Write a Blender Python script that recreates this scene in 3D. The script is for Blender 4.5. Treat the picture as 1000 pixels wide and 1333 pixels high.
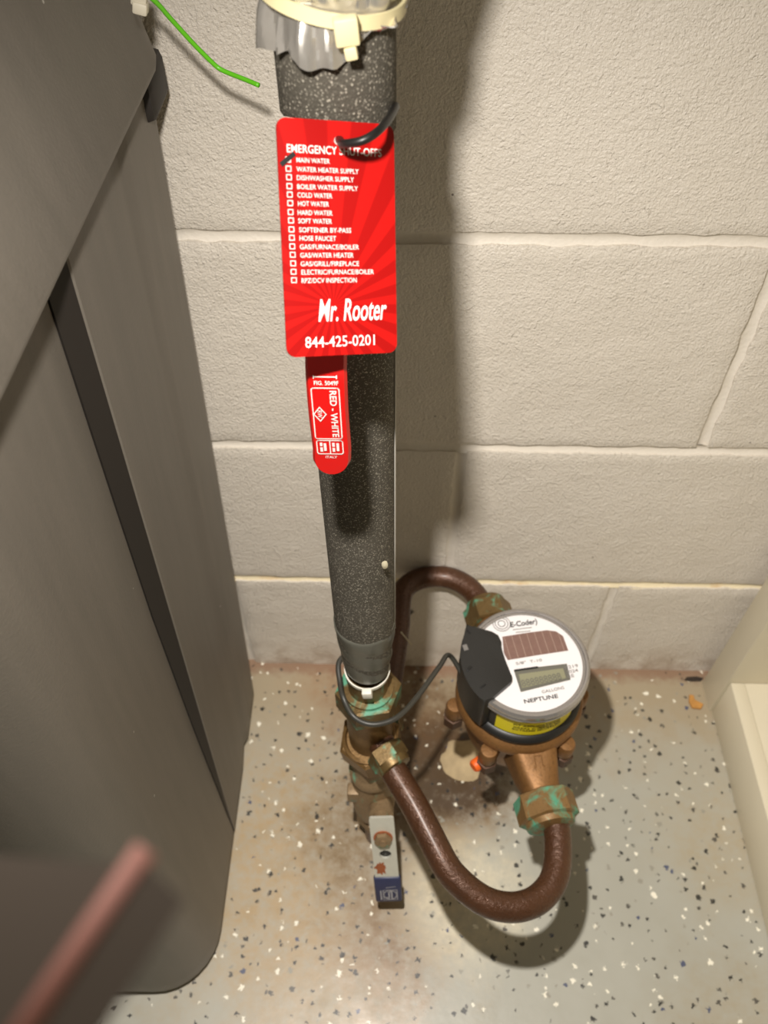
import bpy, bmesh, math, random
from mathutils import Vector, Matrix, noise
random.seed(7)
PI = math.pi
for o in list(bpy.data.objects): bpy.data.objects.remove(o)
S = bpy.context.scene
COL = S.collection

# ------------------------------------------------------------------ camera
CAM_Z, PITCH, YAW, ROLL, FPX = .9009, .88153, -.02322, -.00242, 1080.0
WALL = .5001
def cam_axes():
    cp, sp, cy, sy = math.cos(PITCH), math.sin(PITCH), math.cos(YAW), math.sin(YAW)
    f = Vector((sy*cp, cy*cp, -sp)); r = Vector((cy, -sy, 0)); u = r.cross(f)
    c, s = math.cos(ROLL), math.sin(ROLL)
    return c*r + s*u, -s*r + c*u, f
CR, CU, CF = cam_axes()
cd = bpy.data.cameras.new('camera'); cam = bpy.data.objects.new('camera', cd); COL.objects.link(cam)
cd.sensor_fit = 'VERTICAL'; cd.sensor_height = 36; cd.lens = FPX/1333*36
cd.clip_start = .005; cd.clip_end = 50
M = Matrix((CR, CU, -CF)).transposed().to_4x4(); M.translation = (0, 0, CAM_Z)
cam.matrix_world = M
cd.dof.use_dof = True; cd.dof.focus_distance = .42; cd.dof.aperture_fstop = 13.0
S.camera = cam

# ------------------------------------------------------------------ world, key lamp, exposure
w = bpy.data.worlds.new('world'); S.world = w; w.use_nodes = True
w.node_tree.nodes['Background'].inputs[0].default_value = (1.0, .86, .62, 1)
w.node_tree.nodes['Background'].inputs[1].default_value = .13
LP = Vector((-.040, .130, .900))
ld = bpy.data.lights.new('flashlight', 'SPOT'); lo = bpy.data.objects.new('flashlight', ld); COL.objects.link(lo)
lo.location = LP; ld.energy = 50; ld.color = (1, .95, .885); ld.shadow_soft_size = .008
ld.spot_size = math.radians(165); ld.spot_blend = 1.0
lo.rotation_euler = (Vector((.16, .30, 0)) - LP).to_track_quat('-Z', 'Y').to_euler()
ld.use_nodes = True      # even, soft-falling beam
_n = ld.node_tree; _f = _n.nodes.new('ShaderNodeLightFalloff'); _f.inputs['Strength'].default_value = 1.0
_a = _n.nodes.new('ShaderNodeMath'); _a.operation = 'MULTIPLY_ADD'; _a.inputs[1].default_value = .34
_n.links.new(_f.outputs['Linear'], _a.inputs[0]); _m = _n.nodes.new('ShaderNodeMath'); _m.operation = 'MULTIPLY'; _m.inputs[1].default_value = .40
_n.links.new(_f.outputs['Constant'], _m.inputs[0]); _n.links.new(_m.outputs[0], _a.inputs[2])
_n.links.new(_a.outputs[0], _n.nodes['Emission'].inputs['Strength'])
S.view_settings.view_transform = 'Standard'; S.view_settings.look = 'None'
S.view_settings.gamma = 1; S.view_settings.use_curve_mapping = False
S.view_settings.exposure = 0.14

def ray(x, y): return CF + CR*((x-500)/FPX) - CU*((y-666.5)/FPX)
C0 = Vector((0, 0, CAM_Z))
def atz(x, y, z): d = ray(x, y); return C0 + d*((z-CAM_Z)/d.z)
def aty(x, y, Y): d = ray(x, y); return C0 + d*(Y/d.y)

# ------------------------------------------------------------------ materials
def srgb(r, g, b):
    f = lambda c: (c/255/12.92) if c/255 <= .04045 else ((c/255+.055)/1.055)**2.4
    return (f(r), f(g), f(b), 1)
class NT:
    def __init__(s, name, rough=.5, metal=0, col=(.5, .5, .5, 1), spec=.5):
        s.m = bpy.data.materials.new(name); s.m.use_nodes = True
        s.t = s.m.node_tree; s.b = s.t.nodes['Principled BSDF']
        s.b.inputs['Base Color'].default_value = col
        s.b.inputs['Roughness'].default_value = rough; s.b.inputs['Metallic'].default_value = metal
        s.b.inputs['Specular IOR Level'].default_value = spec
    def n(s, t, **k):
        x = s.t.nodes.new(t)
        for a, v in k.items():
            if a.startswith('i_'):
                key = a[2:]
                x.inputs[int(key) if key.isdigit() else key.replace('_', ' ')].default_value = v
            else: setattr(x, a, v)
        return x
    def l(s, a, b): s.t.links.new(a, b)
    def pos(s): return s.n('ShaderNodeNewGeometry').outputs['Position']
    def obj(s): return s.n('ShaderNodeTexCoord').outputs['Object']
    def noise(s, vec, scale, detail=4, rough=.5, dist=0):
        x = s.n('ShaderNodeTexNoise', i_Scale=scale, i_Detail=detail, i_Roughness=rough, i_Distortion=dist)
        s.l(vec, x.inputs['Vector']); return x.outputs['Fac']
    def vor(s, vec, scale, feature='F1'):
        x = s.n('ShaderNodeTexVoronoi', i_Scale=scale, feature=feature); s.l(vec, x.inputs['Vector']); return x
    def ramp(s, fac, stops, interp='LINEAR'):
        x = s.n('ShaderNodeValToRGB'); e = x.color_ramp.elements; x.color_ramp.interpolation = interp
        while len(e) < len(stops): e.new(.5)
        for q, (p, c) in zip(e, stops):
            q.position = p; q.color = c if len(c) == 4 else (*c, 1)
        s.l(fac, x.inputs[0]); return x.outputs[0]
    def math(s, op, a, b=0.0, c=None):
        x = s.n('ShaderNodeMath', operation=op)
        for i, v in enumerate((a, b, c)):
            if v is None: continue
            if isinstance(v, (int, float)): x.inputs[i].default_value = v
            else: s.l(v, x.inputs[i])
        return x.outputs[0]
    def mix(s, fac, a, b, blend='MIX'):
        x = s.n('ShaderNodeMix', data_type='RGBA', blend_type=blend)
        for i, v in ((0, fac), (6, a), (7, b)):
            if isinstance(v, (int, float)): x.inputs[i].default_value = v
            elif isinstance(v, tuple): x.inputs[i].default_value = v
            else: s.l(v, x.inputs[i])
        return x.outputs[2]
    def col(s, c): s.l(c, s.b.inputs['Base Color'])
    def rough(s, c): s.l(c, s.b.inputs['Roughness'])
    def bump(s, h, strength=.3, dist=.001):
        x = s.n('ShaderNodeBump', i_Strength=strength, i_Distance=dist); s.l(h, x.inputs['Height'])
        if s.b.inputs['Normal'].is_linked: s.l(s.b.inputs['Normal'].links[0].from_socket, x.inputs['Normal'])
        s.l(x.outputs[0], s.b.inputs['Normal'])
    def spot(s, p, c, r, soft, nz=None):
        """mask 1 inside radius r of the fixed point c, edge broken up by a noise value"""
        d = s.n('ShaderNodeVectorMath', operation='DISTANCE'); s.l(p, d.inputs[0]); d.inputs[1].default_value = c
        v = d.outputs['Value']
        if nz is not None: v = s.math('ADD', v, s.math('MULTIPLY', s.math('SUBTRACT', nz, .5), soft*2.2))
        mr = s.n('ShaderNodeMapRange', interpolation_type='SMOOTHSTEP', i_1=r+soft, i_2=r-soft); s.l(v, mr.inputs[0])
        return mr.outputs[0]

def plain(name, col, rough=.5, metal=0, spec=.5, nscale=0, namt=.15, bump=0, bscale=0):
    t = NT(name, rough, metal, col, spec)
    if nscale:
        f = t.noise(t.obj(), nscale)
        t.col(t.mix(f, tuple(c*(1-namt) for c in col[:3])+(1,), tuple(min(1, c*(1+namt)) for c in col[:3])+(1,)))
    if bump: t.bump(t.noise(t.obj(), bscale or nscale or 200), bump, .001)
    return t.m

def mat_wall():
    t = NT('wall_paint', .36, 0, spec=.45); p = t.pos()
    big = t.noise(p, 9, 3); c = t.mix(big, srgb(208, 199, 185), srgb(219, 211, 199))
    stain = t.math('MULTIPLY', t.noise(p, 35, 5, .65), 1)
    xyz = t.n('ShaderNodeSeparateXYZ'); t.l(p, xyz.inputs[0])
    low = t.n('ShaderNodeMapRange', interpolation_type='SMOOTHSTEP', i_1=.07, i_2=.0); t.l(xyz.outputs[2], low.inputs[0])
    dirt = t.math('MULTIPLY', low.outputs[0], t.ramp(stain, [(.42, (0, 0, 0)), (.62, (1, 1, 1))]))
    c = t.mix(t.math('MULTIPLY', dirt, .55), c, srgb(140, 112, 82))
    sp = t.vor(p, 60); keep = t.math('LESS_THAN', sp.outputs['Distance'], .055)
    wn = t.n('ShaderNodeSeparateColor'); t.l(sp.outputs['Color'], wn.inputs[0])
    keep = t.math('MULTIPLY', keep, t.math('GREATER_THAN', wn.outputs[0], .84))
    c = t.mix(t.math('MULTIPLY', keep, .75), c, srgb(70, 52, 38)); t.col(c)
    a = t.noise(p, 560, 3, .55, .3); t.bump(a, .8, .0016)
    b = t.noise(p, 230, 3, .6, .4); t.bump(b, .6, .0016)
    f = t.ramp(t.noise(p, 75, 3, .6, 1.2), [(.60, (0, 0, 0)), (.64, (1, 1, 1))]); t.bump(f, .35, .0010)
    return t.m
def mat_mortar():
    t = NT('joint_paint', .5); p = t.pos()
    xyz = t.n('ShaderNodeSeparateXYZ'); t.l(p, xyz.inputs[0])
    band = t.math('MULTIPLY', t.math('GREATER_THAN', xyz.outputs[2], .168), t.math('LESS_THAN', xyz.outputs[2], .186))
    c = t.mix(band, srgb(216, 208, 195), srgb(232, 218, 184))
    st = t.ramp(t.noise(p, 28, 5, .6), [(.56, (0, 0, 0)), (.72, (1, 1, 1))])
    c = t.mix(t.math('MULTIPLY', t.math('MULTIPLY', st, band), .7), c, srgb(196, 150, 88)); t.col(c)
    t.bump(t.noise(p, 330, 3), .4, .0012); return t.m
def mat_floor():
    t = NT('flake_floor', .33, 0, spec=.5); p = t.pos()
    c = t.mix(t.noise(p, 5, 4, .6), srgb(152, 150, 138), srgb(167, 165, 154))
    nz = t.noise(p, 26, 6, .65); nf = t.noise(p, 90, 5, .7)
    # stains: rusty dirt round the riser, patches toward the wall, water marks
    xyz = t.n('ShaderNodeSeparateXYZ'); t.l(p, xyz.inputs[0])
    near = t.n('ShaderNodeMapRange', interpolation_type='SMOOTHSTEP', i_1=.34, i_2=.47); t.l(t.math('ADD', xyz.outputs[1], t.math('MULTIPLY', t.math('SUBTRACT', nz, .5), .16)), near.inputs[0])
    c = t.mix(t.math('MULTIPLY', near.outputs[0], .62), c, srgb(150, 128, 92))
    for (cx, cy, r, so, colr, a) in [(-.09, .26, .13, .10, (168, 144, 108), .8), (.0, .19, .045, .045, (120, 94, 64), .85), (-.02, .30, .07, .05, (104, 84, 58), .65),
                                     (.055, .375, .085, .04, (112, 86, 54), .9), (.066, .376, .058, .016, (66, 48, 28), 1.1), (.02, .36, .04, .03, (70, 54, 34), .8), (.075, .235, .06, .03, (214, 204, 178), .55), (-.07, .13, .06, .06, (160, 136, 102), .5), (.0, .13, .02, .04, (150, 118, 80), .45),
                                     (-.055, .47, .05, .04, (150, 116, 84), .5), (.01, .45, .07, .05, (100, 76, 52), .6), (.36, .30, .06, .06, (160, 140, 104), .45), (.33, .12, .05, .06, (150, 132, 100), .45)]:
        m = t.spot(p, (cx, cy, 0), r, so, nz); m = t.math('MULTIPLY', m, t.math('ADD', t.math('MULTIPLY', nf, 2.6), -.42))
        c = t.mix(t.math('MINIMUM', t.math('MULTIPLY', m, a), .9), c, srgb(*colr))
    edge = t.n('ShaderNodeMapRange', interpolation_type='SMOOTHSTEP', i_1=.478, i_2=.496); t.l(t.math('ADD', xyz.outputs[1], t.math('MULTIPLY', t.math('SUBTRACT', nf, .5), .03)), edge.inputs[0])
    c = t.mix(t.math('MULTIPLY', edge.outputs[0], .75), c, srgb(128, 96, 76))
    # vinyl flakes
    dis = t.n('ShaderNodeTexNoise', i_Scale=460, i_Detail=2); t.l(p, dis.inputs['Vector'])
    off = t.n('ShaderNodeVectorMath', operation='SCALE', i_Scale=.0075)
    sb = t.n('ShaderNodeVectorMath', operation='SUBTRACT'); t.l(dis.outputs['Color'], sb.inputs[0]); sb.inputs[1].default_value = (.5, .5, .5)
    t.l(sb.outputs[0], off.inputs[0]); ad = t.n('ShaderNodeVectorMath', operation='ADD'); t.l(p, ad.inputs[0]); t.l(off.outputs[0], ad.inputs[1])
    for sc, thr, keep in ((66, .125, .56), (112, .165, .72)):
        v = t.vor(ad.outputs[0], sc); v.voronoi_dimensions = '2D'; v.distance = 'EUCLIDEAN'
        rc = t.n('ShaderNodeSeparateColor'); t.l(v.outputs['Color'], rc.inputs[0])
        rr = t.math('MULTIPLY', rc.outputs[1], thr); rr = t.math('ADD', rr, .06)
        on = t.math('MULTIPLY', t.math('LESS_THAN', v.outputs['Distance'], rr), t.math('GREATER_THAN', rc.outputs[0], keep))
        fc = t.ramp(rc.outputs[2], [(0, srgb(28, 27, 26)), (.38, srgb(70, 66, 60)), (.54, srgb(62, 70, 98)), (.585, srgb(232, 226, 208)), (.86, srgb(140, 136, 124))], 'CONSTANT')
        c = t.mix(t.math('MULTIPLY', on, .92), c, fc)
    t.col(c)
    t.rough(t.ramp(nz, [(.3, (.28, .28, .28)), (.7, (.5, .5, .5))]))
    t.bump(t.noise(p, 120, 4), .12, .001); return t.m
def mat_foam():
    t = NT('foam', .85, 0, spec=.15); p = t.obj()
    v = t.vor(p, 850); n = t.noise(p, 900, 2, .6)
    k = t.math('MULTIPLY', t.ramp(v.outputs['Distance'], [(.15, (1, 1, 1)), (.5, (0, 0, 0))]), t.ramp(n, [(.42, (0, 0, 0)), (.60, (1, 1, 1))]))
    big = t.noise(p, 25, 3)
    base = t.mix(big, srgb(80, 76, 68), srgb(95, 90, 81))
    t.col(t.mix(k, base, srgb(182, 175, 160))); t.bump(n, .5, .001); return t.m
def mat_copper():
    t = NT('copper', .36, .35, spec=.5); p = t.obj()
    a = t.noise(p, 30, 5, .65); b = t.noise(p, 260, 4, .65)
    c = t.mix(a, srgb(66, 42, 27), srgb(98, 63, 41)); c = t.mix(t.math('MULTIPLY', t.ramp(b, [(.5, (0, 0, 0)), (.75, (1, 1, 1))]), .5), c, srgb(62, 40, 26))
    t.col(c); t.rough(t.ramp(b, [(.3, (.22, .22, .22)), (.7, (.5, .5, .5))])); t.bump(b, .9, .0012); t.b.inputs['Coat Weight'].default_value = .2; t.b.inputs['Coat Roughness'].default_value = .25
    return t.m
def mat_brass(name, c1, c2, green=None, amt=(.5, .62), rough=.42, metal=.55, gscale=42):
    t = NT(name, rough, metal, spec=.5); p = t.obj()
    a = t.noise(p, 45, 5, .65); b = t.noise(p, 420, 3, .6)
    c = t.mix(a, srgb(*c1), srgb(*c2))
    c = t.mix(t.math('MULTIPLY', t.ramp(b, [(.52, (0, 0, 0)), (.7, (1, 1, 1))]), .35), c, tuple(x*.35 for x in srgb(*c1)[:3])+(1,))
    if green:
        g = t.ramp(t.noise(p, gscale, 4, .6, .6), [(amt[0], (0, 0, 0)), (amt[1], (1, 1, 1))])
        gc = t.mix(t.noise(p, 160, 4, .6), srgb(*green), srgb(112, 172, 142)); c = t.mix(g, c, gc)
        t.l(t.math('MULTIPLY', t.math('SUBTRACT', 1.0, g), metal), t.b.inputs['Metallic'])
    t.col(c); t.bump(b, .3, .0007); return t.m
def mat_bin():
    t = NT('bin_plastic', .5, 0, spec=.4); p = t.obj()
    st = t.n('ShaderNodeMapping'); st.inputs['Scale'].default_value = (60, 60, 6); t.l(p, st.inputs[0])
    c = t.mix(t.noise(st.outputs[0], 1.5, 4), srgb(102, 97, 89), srgb(118, 111, 102))
    v = t.vor(p, 38); rc = t.n('ShaderNodeSeparateColor'); t.l(v.outputs['Color'], rc.inputs[0])
    on = t.math('MULTIPLY', t.math('LESS_THAN', v.outputs['Distance'], .035), t.math('GREATER_THAN', rc.outputs[0], .72))
    c = t.mix(t.math('MULTIPLY', on, .8), c, srgb(200, 195, 185)); t.col(c)
    t.bump(t.noise(p, 520, 3), .18, .0008); return t.m
def mat_tag():
    t = NT('tag_print', .32, 0, spec=.5); p = t.obj()
    xyz = t.n('ShaderNodeSeparateXYZ'); t.l(p, xyz.inputs[0])
    # object x,z run along the card; burst centre sits low on the card
    a = t.n('ShaderNodeMath', operation='ARCTAN2'); t.l(t.math('ADD', xyz.outputs[1], .0225), a.inputs[0]); t.l(t.math('ADD', xyz.outputs[0], .0035), a.inputs[1])
    k = t.ramp(t.math('ADD', t.math('MULTIPLY', t.math('SINE', t.math('MULTIPLY', a.outputs[0], 22)), .5), .5), [(.42, (0, 0, 0)), (.58, (1, 1, 1))])
    t.col(t.mix(k, srgb(162, 11, 10), srgb(188, 18, 15))); return t.m

MT = {
 'wall': mat_wall(), 'mortar': mat_mortar(), 'floor': mat_floor(), 'foam': mat_foam(), 'copper': mat_copper(), 'bin': mat_bin(), 'tag': mat_tag(),
 'brass': mat_brass('aged_brass', (96, 72, 40), (140, 108, 64)),
 'brass_green': mat_brass('verdigris_brass', (92, 74, 44), (138, 112, 70), (58, 128, 100), (.5, .60)),
 'green': mat_brass('verdigris_nut', (112, 84, 48), (150, 116, 70), (44, 124, 94), (.46, .56), .5, .3, 34),
 'valve_brass': mat_brass('dull_valve_brass', (120, 98, 70), (158, 134, 102), (110, 124, 100), (.56, .66), .5, .3),
 'bronze': mat_brass('bronze_casting', (108, 74, 40), (150, 108, 62), None, rough=.5, metal=.45),
 'bolt_dark': mat_brass('rusty_bolt', (62, 42, 28), (96, 66, 46), rough=.55, metal=.4),
 'bin_shade': plain('bin_gap_shade', srgb(34, 29, 25), .6),  # shade of the side groove and lid gap put into the colour
 'white_panel': plain('white_laminate', srgb(208, 199, 176), .45, nscale=30, namt=.03),
 'white_print': plain('white_print', srgb(248, 244, 238), .4),
 'black_print': plain('black_print', srgb(24, 23, 22), .5),
 'grey_print': plain('grey_print', srgb(120, 116, 112), .5),
 'red_vinyl': plain('red_vinyl', srgb(218, 20, 18), .3, spec=.55, bump=.1, bscale=300),
 'steel': plain('plated_steel', srgb(205, 203, 190), .38, .25, nscale=120, namt=.12),
 'rust': plain('rust', srgb(150, 84, 48), .75, nscale=300, namt=.4),
 'blue_vinyl': plain('blue_vinyl', srgb(46, 50, 80), .45, nscale=120, namt=.1),
 'grey_tape': plain('grey_tape', srgb(96, 95, 86), .34, .1, nscale=60, namt=.1, bump=.3, bscale=90),
 'cream_plastic': plain('cream_nylon', srgb(228, 216, 170), .45),
 'white_plastic': plain('white_nylon', srgb(232, 228, 214), .45),
 'clear_plastic': plain('milky_nylon', srgb(190, 186, 176), .4),
 'black_plastic': plain('black_plastic', srgb(38, 37, 35), .42, bump=.25, bscale=700),
 'black_rubber': plain('black_rubber', srgb(26, 25, 24), .4),
 'cable': plain('cable_sheath', srgb(58, 56, 50), .42),
 'dial_white': plain('dial_face', srgb(236, 232, 232), .35),
 'rim': plain('clear_rim', srgb(176, 172, 170), .12, .75),
 'solar': None, 'lcd': plain('lcd_glass', srgb(140, 138, 112), .25), 'lcd_frame': plain('lcd_frame', srgb(104, 102, 92), .4),
 'yellow': plain('yellow_label', srgb(232, 216, 30), .45), 'orange': plain('orange_plug', srgb(236, 100, 28), .5),
 'green_wire': plain('green_sheath', srgb(98, 190, 34), .35),
 'cement': plain('cement', srgb(172, 152, 118), .9, nscale=70, namt=.38, bump=.5, bscale=120),
 'wood_chip': plain('wood_chip', srgb(176, 126, 62), .8, nscale=150, namt=.3),
 'straw': plain('straw', srgb(224, 214, 184), .7), 'bug': plain('bug', srgb(46, 36, 28), .6), 'web': plain('cobweb', srgb(190, 184, 168), .6),
 'fg_dark': plain('crate_grey', srgb(98, 87, 77), .75), 'fg_pink': plain('crate_edge', srgb(196, 138, 126), .65),
 'clip': plain('clip_beige', srgb(206, 198, 178), .5),
}
def mat_solar():
    t = NT('solar_cell', .3, 0); p = t.obj(); xyz = t.n('ShaderNodeSeparateXYZ'); t.l(p, xyz.inputs[0])
    fr = t.math('FRACT', t.math('MULTIPLY', xyz.outputs[0], 150)); k = t.math('LESS_THAN', fr, .05)
    t.col(t.mix(k, t.mix(t.noise(p, 300), srgb(116, 88, 80), srgb(134, 104, 94)), srgb(178, 156, 140))); return t.m
MT['solar'] = mat_solar()
def mat_silver():
    t = NT('duct_tape', .26, .75, srgb(206, 202, 195)); p = t.obj()
    t.bump(t.noise(p, 60, 3), .3, .002); return t.m
MT['silver'] = mat_silver()

# ------------------------------------------------------------------ mesh helpers
def link(name, verts, faces, mat, parent=None, smooth=False, angle=None, frame=None):
    vs = [Vector(v) for v in verts]
    me = bpy.data.meshes.new(name)
    if frame is None:
        lo_ = Vector((min(v.x for v in vs), min(v.y for v in vs), min(v.z for v in vs))); hi = Vector((max(v.x for v in vs), max(v.y for v in vs), max(v.z for v in vs)))
        mw = Matrix.Translation((lo_+hi)/2)
    else: mw = frame
    inv = mw.inverted()
    me.from_pydata([inv @ v for v in vs], [], faces); me.validate()
    bm = bmesh.new(); bm.from_mesh(me); bmesh.ops.recalc_face_normals(bm, faces=bm.faces)
    if angle is not None:
        for f in bm.faces: f.smooth = True
        for e in bm.edges:
            if len(e.link_faces) == 2 and e.calc_face_angle(0) > math.radians(angle): e.smooth = False
    elif smooth:
        for f in bm.faces: f.smooth = True
    bm.to_mesh(me); bm.free()
    me.materials.append(MT[mat] if isinstance(mat, str) else mat)
    o = bpy.data.objects.new(name, me); COL.objects.link(o)
    if parent is not None:
        o.parent = parent; o.matrix_parent_inverse = WM[parent.name].inverted(); 
    o.matrix_basis = mw
    WM[o.name] = mw
    return o
WM = {}
def tag(o, label, cat, group=None, kind=None):
    o['label'] = label; o['category'] = cat
    if group: o['group'] = group
    if kind: o['kind'] = kind
    return o
def thing(name, loc, label, cat, group=None):
    o = bpy.data.objects.new(name, None); COL.objects.link(o); o.location = loc; o.empty_display_size = .02
    WM[o.name] = Matrix.Translation(loc); tag(o, label, cat, group); return o
def struct(o): o['kind'] = 'structure'; return o
def join(*parts):
    V, F = [], []
    for v, f in parts:
        k = len(V); V += list(v); F += [tuple(i+k for i in q) for q in f]
    return V, F
def xf(vf, m): return [m @ Vector(v) for v in vf[0]], vf[1]
def box(x0, x1, y0, y1, z0, z1, bev=0, seg=2):
    bm = bmesh.new(); bmesh.ops.create_cube(bm, size=1)
    for v in bm.verts: v.co = Vector(((x0+x1)/2+v.co.x*(x1-x0), (y0+y1)/2+v.co.y*(y1-y0), (z0+z1)/2+v.co.z*(z1-z0)))
    if bev: bmesh.ops.bevel(bm, geom=bm.edges[:], offset=bev, segments=seg, profile=.5, affect='EDGES')
    r = ([v.co.copy() for v in bm.verts], [tuple(v.index for v in f.verts) for f in bm.faces]); bm.verts.index_update(); r = ([v.co.copy() for v in bm.verts], [tuple(v.index for v in f.verts) for f in bm.faces]); bm.free(); return r
def lathe(prof, n=48, fn=None, cap=True):
    """prof: (r, z) list; fn(theta, i, r, z) -> (r, z) optional; open ends capped"""
    V, F = [], []; m = len(prof)
    for i, (r, z) in enumerate(prof):
        for k in range(n):
            th = 2*PI*k/n; rr, zz = (r, z) if fn is None else fn(th, i, r, z)
            V.append((rr*math.cos(th), rr*math.sin(th), zz))
    for i in range(m-1):
        for k in range(n): F.append((i*n+k, i*n+(k+1) % n, (i+1)*n+(k+1) % n, (i+1)*n+k))
    if cap:
        F.append(tuple(reversed(range(n)))); F.append(tuple((m-1)*n+k for k in range(n)))
    return V, F
def prism(poly, z0, z1, bev=0):
    n = len(poly); V = [(x, y, z0) for x, y in poly]+[(x, y, z1) for x, y in poly]
    F = [tuple(reversed(range(n))), tuple(range(n, 2*n))]+[(k, (k+1) % n, n+(k+1) % n, n+k) for k in range(n)]
    if bev:
        bm = bmesh.new(); vs = [bm.verts.new(v) for v in V]; [bm.faces.new([vs[i] for i in f]) for f in F]
        bmesh.ops.bevel(bm, geom=bm.edges[:], offset=bev, segments=2, profile=.5, affect='EDGES'); bm.verts.index_update()
        r = ([v.co.copy() for v in bm.verts], [tuple(v.index for v in f.verts) for f in bm.faces]); bm.free(); return r
    return V, F
def hexnut(r, z0, z1, n=6, rot=0, cham=.12):
    """chamfered hexagon (vertical axis)"""
    h = z1-z0; c = cham*r
    def ring(rr, z): return [(rr*math.cos(2*PI*k/n+rot), rr*math.sin(2*PI*k/n+rot), z) for k in range(n)]
    V = ring(r-c, z0)+ring(r, z0+c*.5)+ring(r, z1-c*.5)+ring(r-c, z1)
    F = [tuple(reversed(range(n))), tuple(3*n+k for k in range(n))]
    for i in range(3):
        for k in range(n): F.append((i*n+k, i*n+(k+1) % n, (i+1)*n+(k+1) % n, (i+1)*n+k))
    return V, F
def spline(pts, sub=10):
    P = [Vector(p) for p in pts]; P = [P[0]*2-P[1]]+P+[P[-1]*2-P[-2]]; out = []
    for i in range(1, len(P)-2):
        for k in range(sub):
            t = k/sub; a, b, c, d = P[i-1:i+3]
            out.append(.5*((2*b)+(c-a)*t+(2*a-5*b+4*c-d)*t*t+(3*b-a-3*c+d)*t**3))
    out.append(P[-2]); return out
def tube(path, r, n=16, flat=None):
    """round tube along path; flat=(w,h) gives a rectangular strap instead"""
    P = [Vector(p) for p in path]; V, F = [], []
    T = [(P[min(i+1, len(P)-1)]-P[max(i-1, 0)]).normalized() for i in range(len(P))]
    up = Vector((0, 0, 1)) if abs(T[0].z) < .9 else Vector((1, 0, 0))
    N = (up-T[0]*up.dot(T[0])).normalized()
    sec = [(math.cos(2*PI*k/n), math.sin(2*PI*k/n)) for k in range(n)] if not flat else [(-.5*flat[1], -.5*flat[0]), (.5*flat[1], -.5*flat[0]), (.5*flat[1], .5*flat[0]), (-.5*flat[1], .5*flat[0])]
    n = len(sec)
    for i, p in enumerate(P):
        N = (N-T[i]*N.dot(T[i])).normalized(); B = T[i].cross(N); rr = 1 if flat else (r(i/(len(P)-1)) if callable(r) else r)
        for a, b in sec: V.append(p+(N*a+B*b)*rr)
    for i in range(len(P)-1):
        for k in range(n): F.append((i*n+k, i*n+(k+1) % n, (i+1)*n+(k+1) % n, (i+1)*n+k))
    F.append(tuple(reversed(range(n)))); F.append(tuple((len(P)-1)*n+k for k in range(n)))
    return V, F
def T(x, y, z): return Matrix.Translation((x, y, z))
def RZ(a): return Matrix.Rotation(a, 4, 'Z')
def RX(a): return Matrix.Rotation(a, 4, 'X')
def RY(a): return Matrix.Rotation(a, 4, 'Y')
def letters(txt, mat, parent, place, w=None, h=None, bold=.012, shear=0, name='lettering', align='L', fit_h=True):
    """flat print: place(u, v) maps text plane (metres, origin at left end of the baseline) to world"""
    cu = bpy.data.curves.new('t', 'FONT'); cu.body = txt; cu.size = 1; cu.offset = bold; cu.shear = shear; cu.resolution_u = 3
    ob = bpy.data.objects.new('t', cu); COL.objects.link(ob)
    dg = bpy.context.evaluated_depsgraph_get(); me = bpy.data.meshes.new_from_object(ob.evaluated_get(dg))
    vs = [v.co.copy() for v in me.vertices]; fs = [tuple(p.vertices) for p in me.polygons]
    bpy.data.objects.remove(ob); bpy.data.curves.remove(cu); bpy.data.meshes.remove(me)
    x0 = min(v.x for v in vs); x1 = max(v.x for v in vs); y0 = 0; y1 = max(v.y for v in vs)
    sy = h/(y1-y0); sx = (w/(x1-x0)) if w else sy*.9
    off = 0 if align == 'L' else -(x1-x0)*sx/2
    return link(name, [place((v.x-x0)*sx+off, (v.y-y0)*sy) for v in vs], fs, mat, parent)
def quad(pts, mat, parent, name): return link(name, pts, [tuple(range(len(pts)))], mat, parent)
def strokes(lines, wd, place, mat, parent, name):
    """flat print drawn as thin bars between 2-D points"""
    V, F = [], []
    for (a, b) in lines:
        a = Vector((*a, 0)); b = Vector((*b, 0)); d = (b-a).normalized(); nn = Vector((-d.y, d.x, 0))*wd/2; d = d*wd/2; k = len(V)
        for q in (a-d-nn, b+d-nn, b+d+nn, a-d+nn): V.append(place(q.x, q.y))
        F.append((k, k+1, k+2, k+3))
    return link(name, V, F, mat, parent)
def rrect(x0, x1, y0, y1, r, n=5):
    out = []
    for cx, cy, a in ((x1-r, y1-r, 0), (x0+r, y1-r, 90), (x0+r, y0+r, 180), (x1-r, y0+r, 270)):
        for k in range(n+1):
            t = math.radians(a+90*k/n); out.append((cx+r*math.cos(t), cy+r*math.sin(t)))
    return out
def loop_lines(p): return [(p[i], p[(i+1) % len(p)]) for i in range(len(p))]

# ------------------------------------------------------------------ setting: floor and block wall
fl = struct(link('floor', *box(-1.4, 1.4, -1.0, WALL+.08, -.08, 0), 'floor')); fl['label'] = 'grey painted floor with scattered black and white flakes'; fl['category'] = 'floor'
def joint_strip(x0, x1, z0, z1, vertical=False):
    """tooled concave mortar bed between two blocks"""
    V, F = [], []; L = (z1-z0) if vertical else (x1-x0); n = max(2, int(L/.008)); m = 6
    for i in range(n+1):
        for j in range(m+1):
            a = i/n*L; b = j/m
            d = .0030*math.sin(PI*b)+.0016+.0009*noise.noise(Vector((a*60, b*2, z0*77+x0*31)))+.0004*noise.noise(Vector((a*190, b*5, z0*77+x0*31)))
            if vertical: V.append((x0+(x1-x0)*b, WALL+d, z0+a))
            else: V.append((x0+a, WALL+d, z0+(z1-z0)*b))
    for i in range(n):
        for j in range(m):
            k = i*(m+1)+j; F.append((k, k+1, k+m+2, k+m+1))
    return V, F
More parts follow.
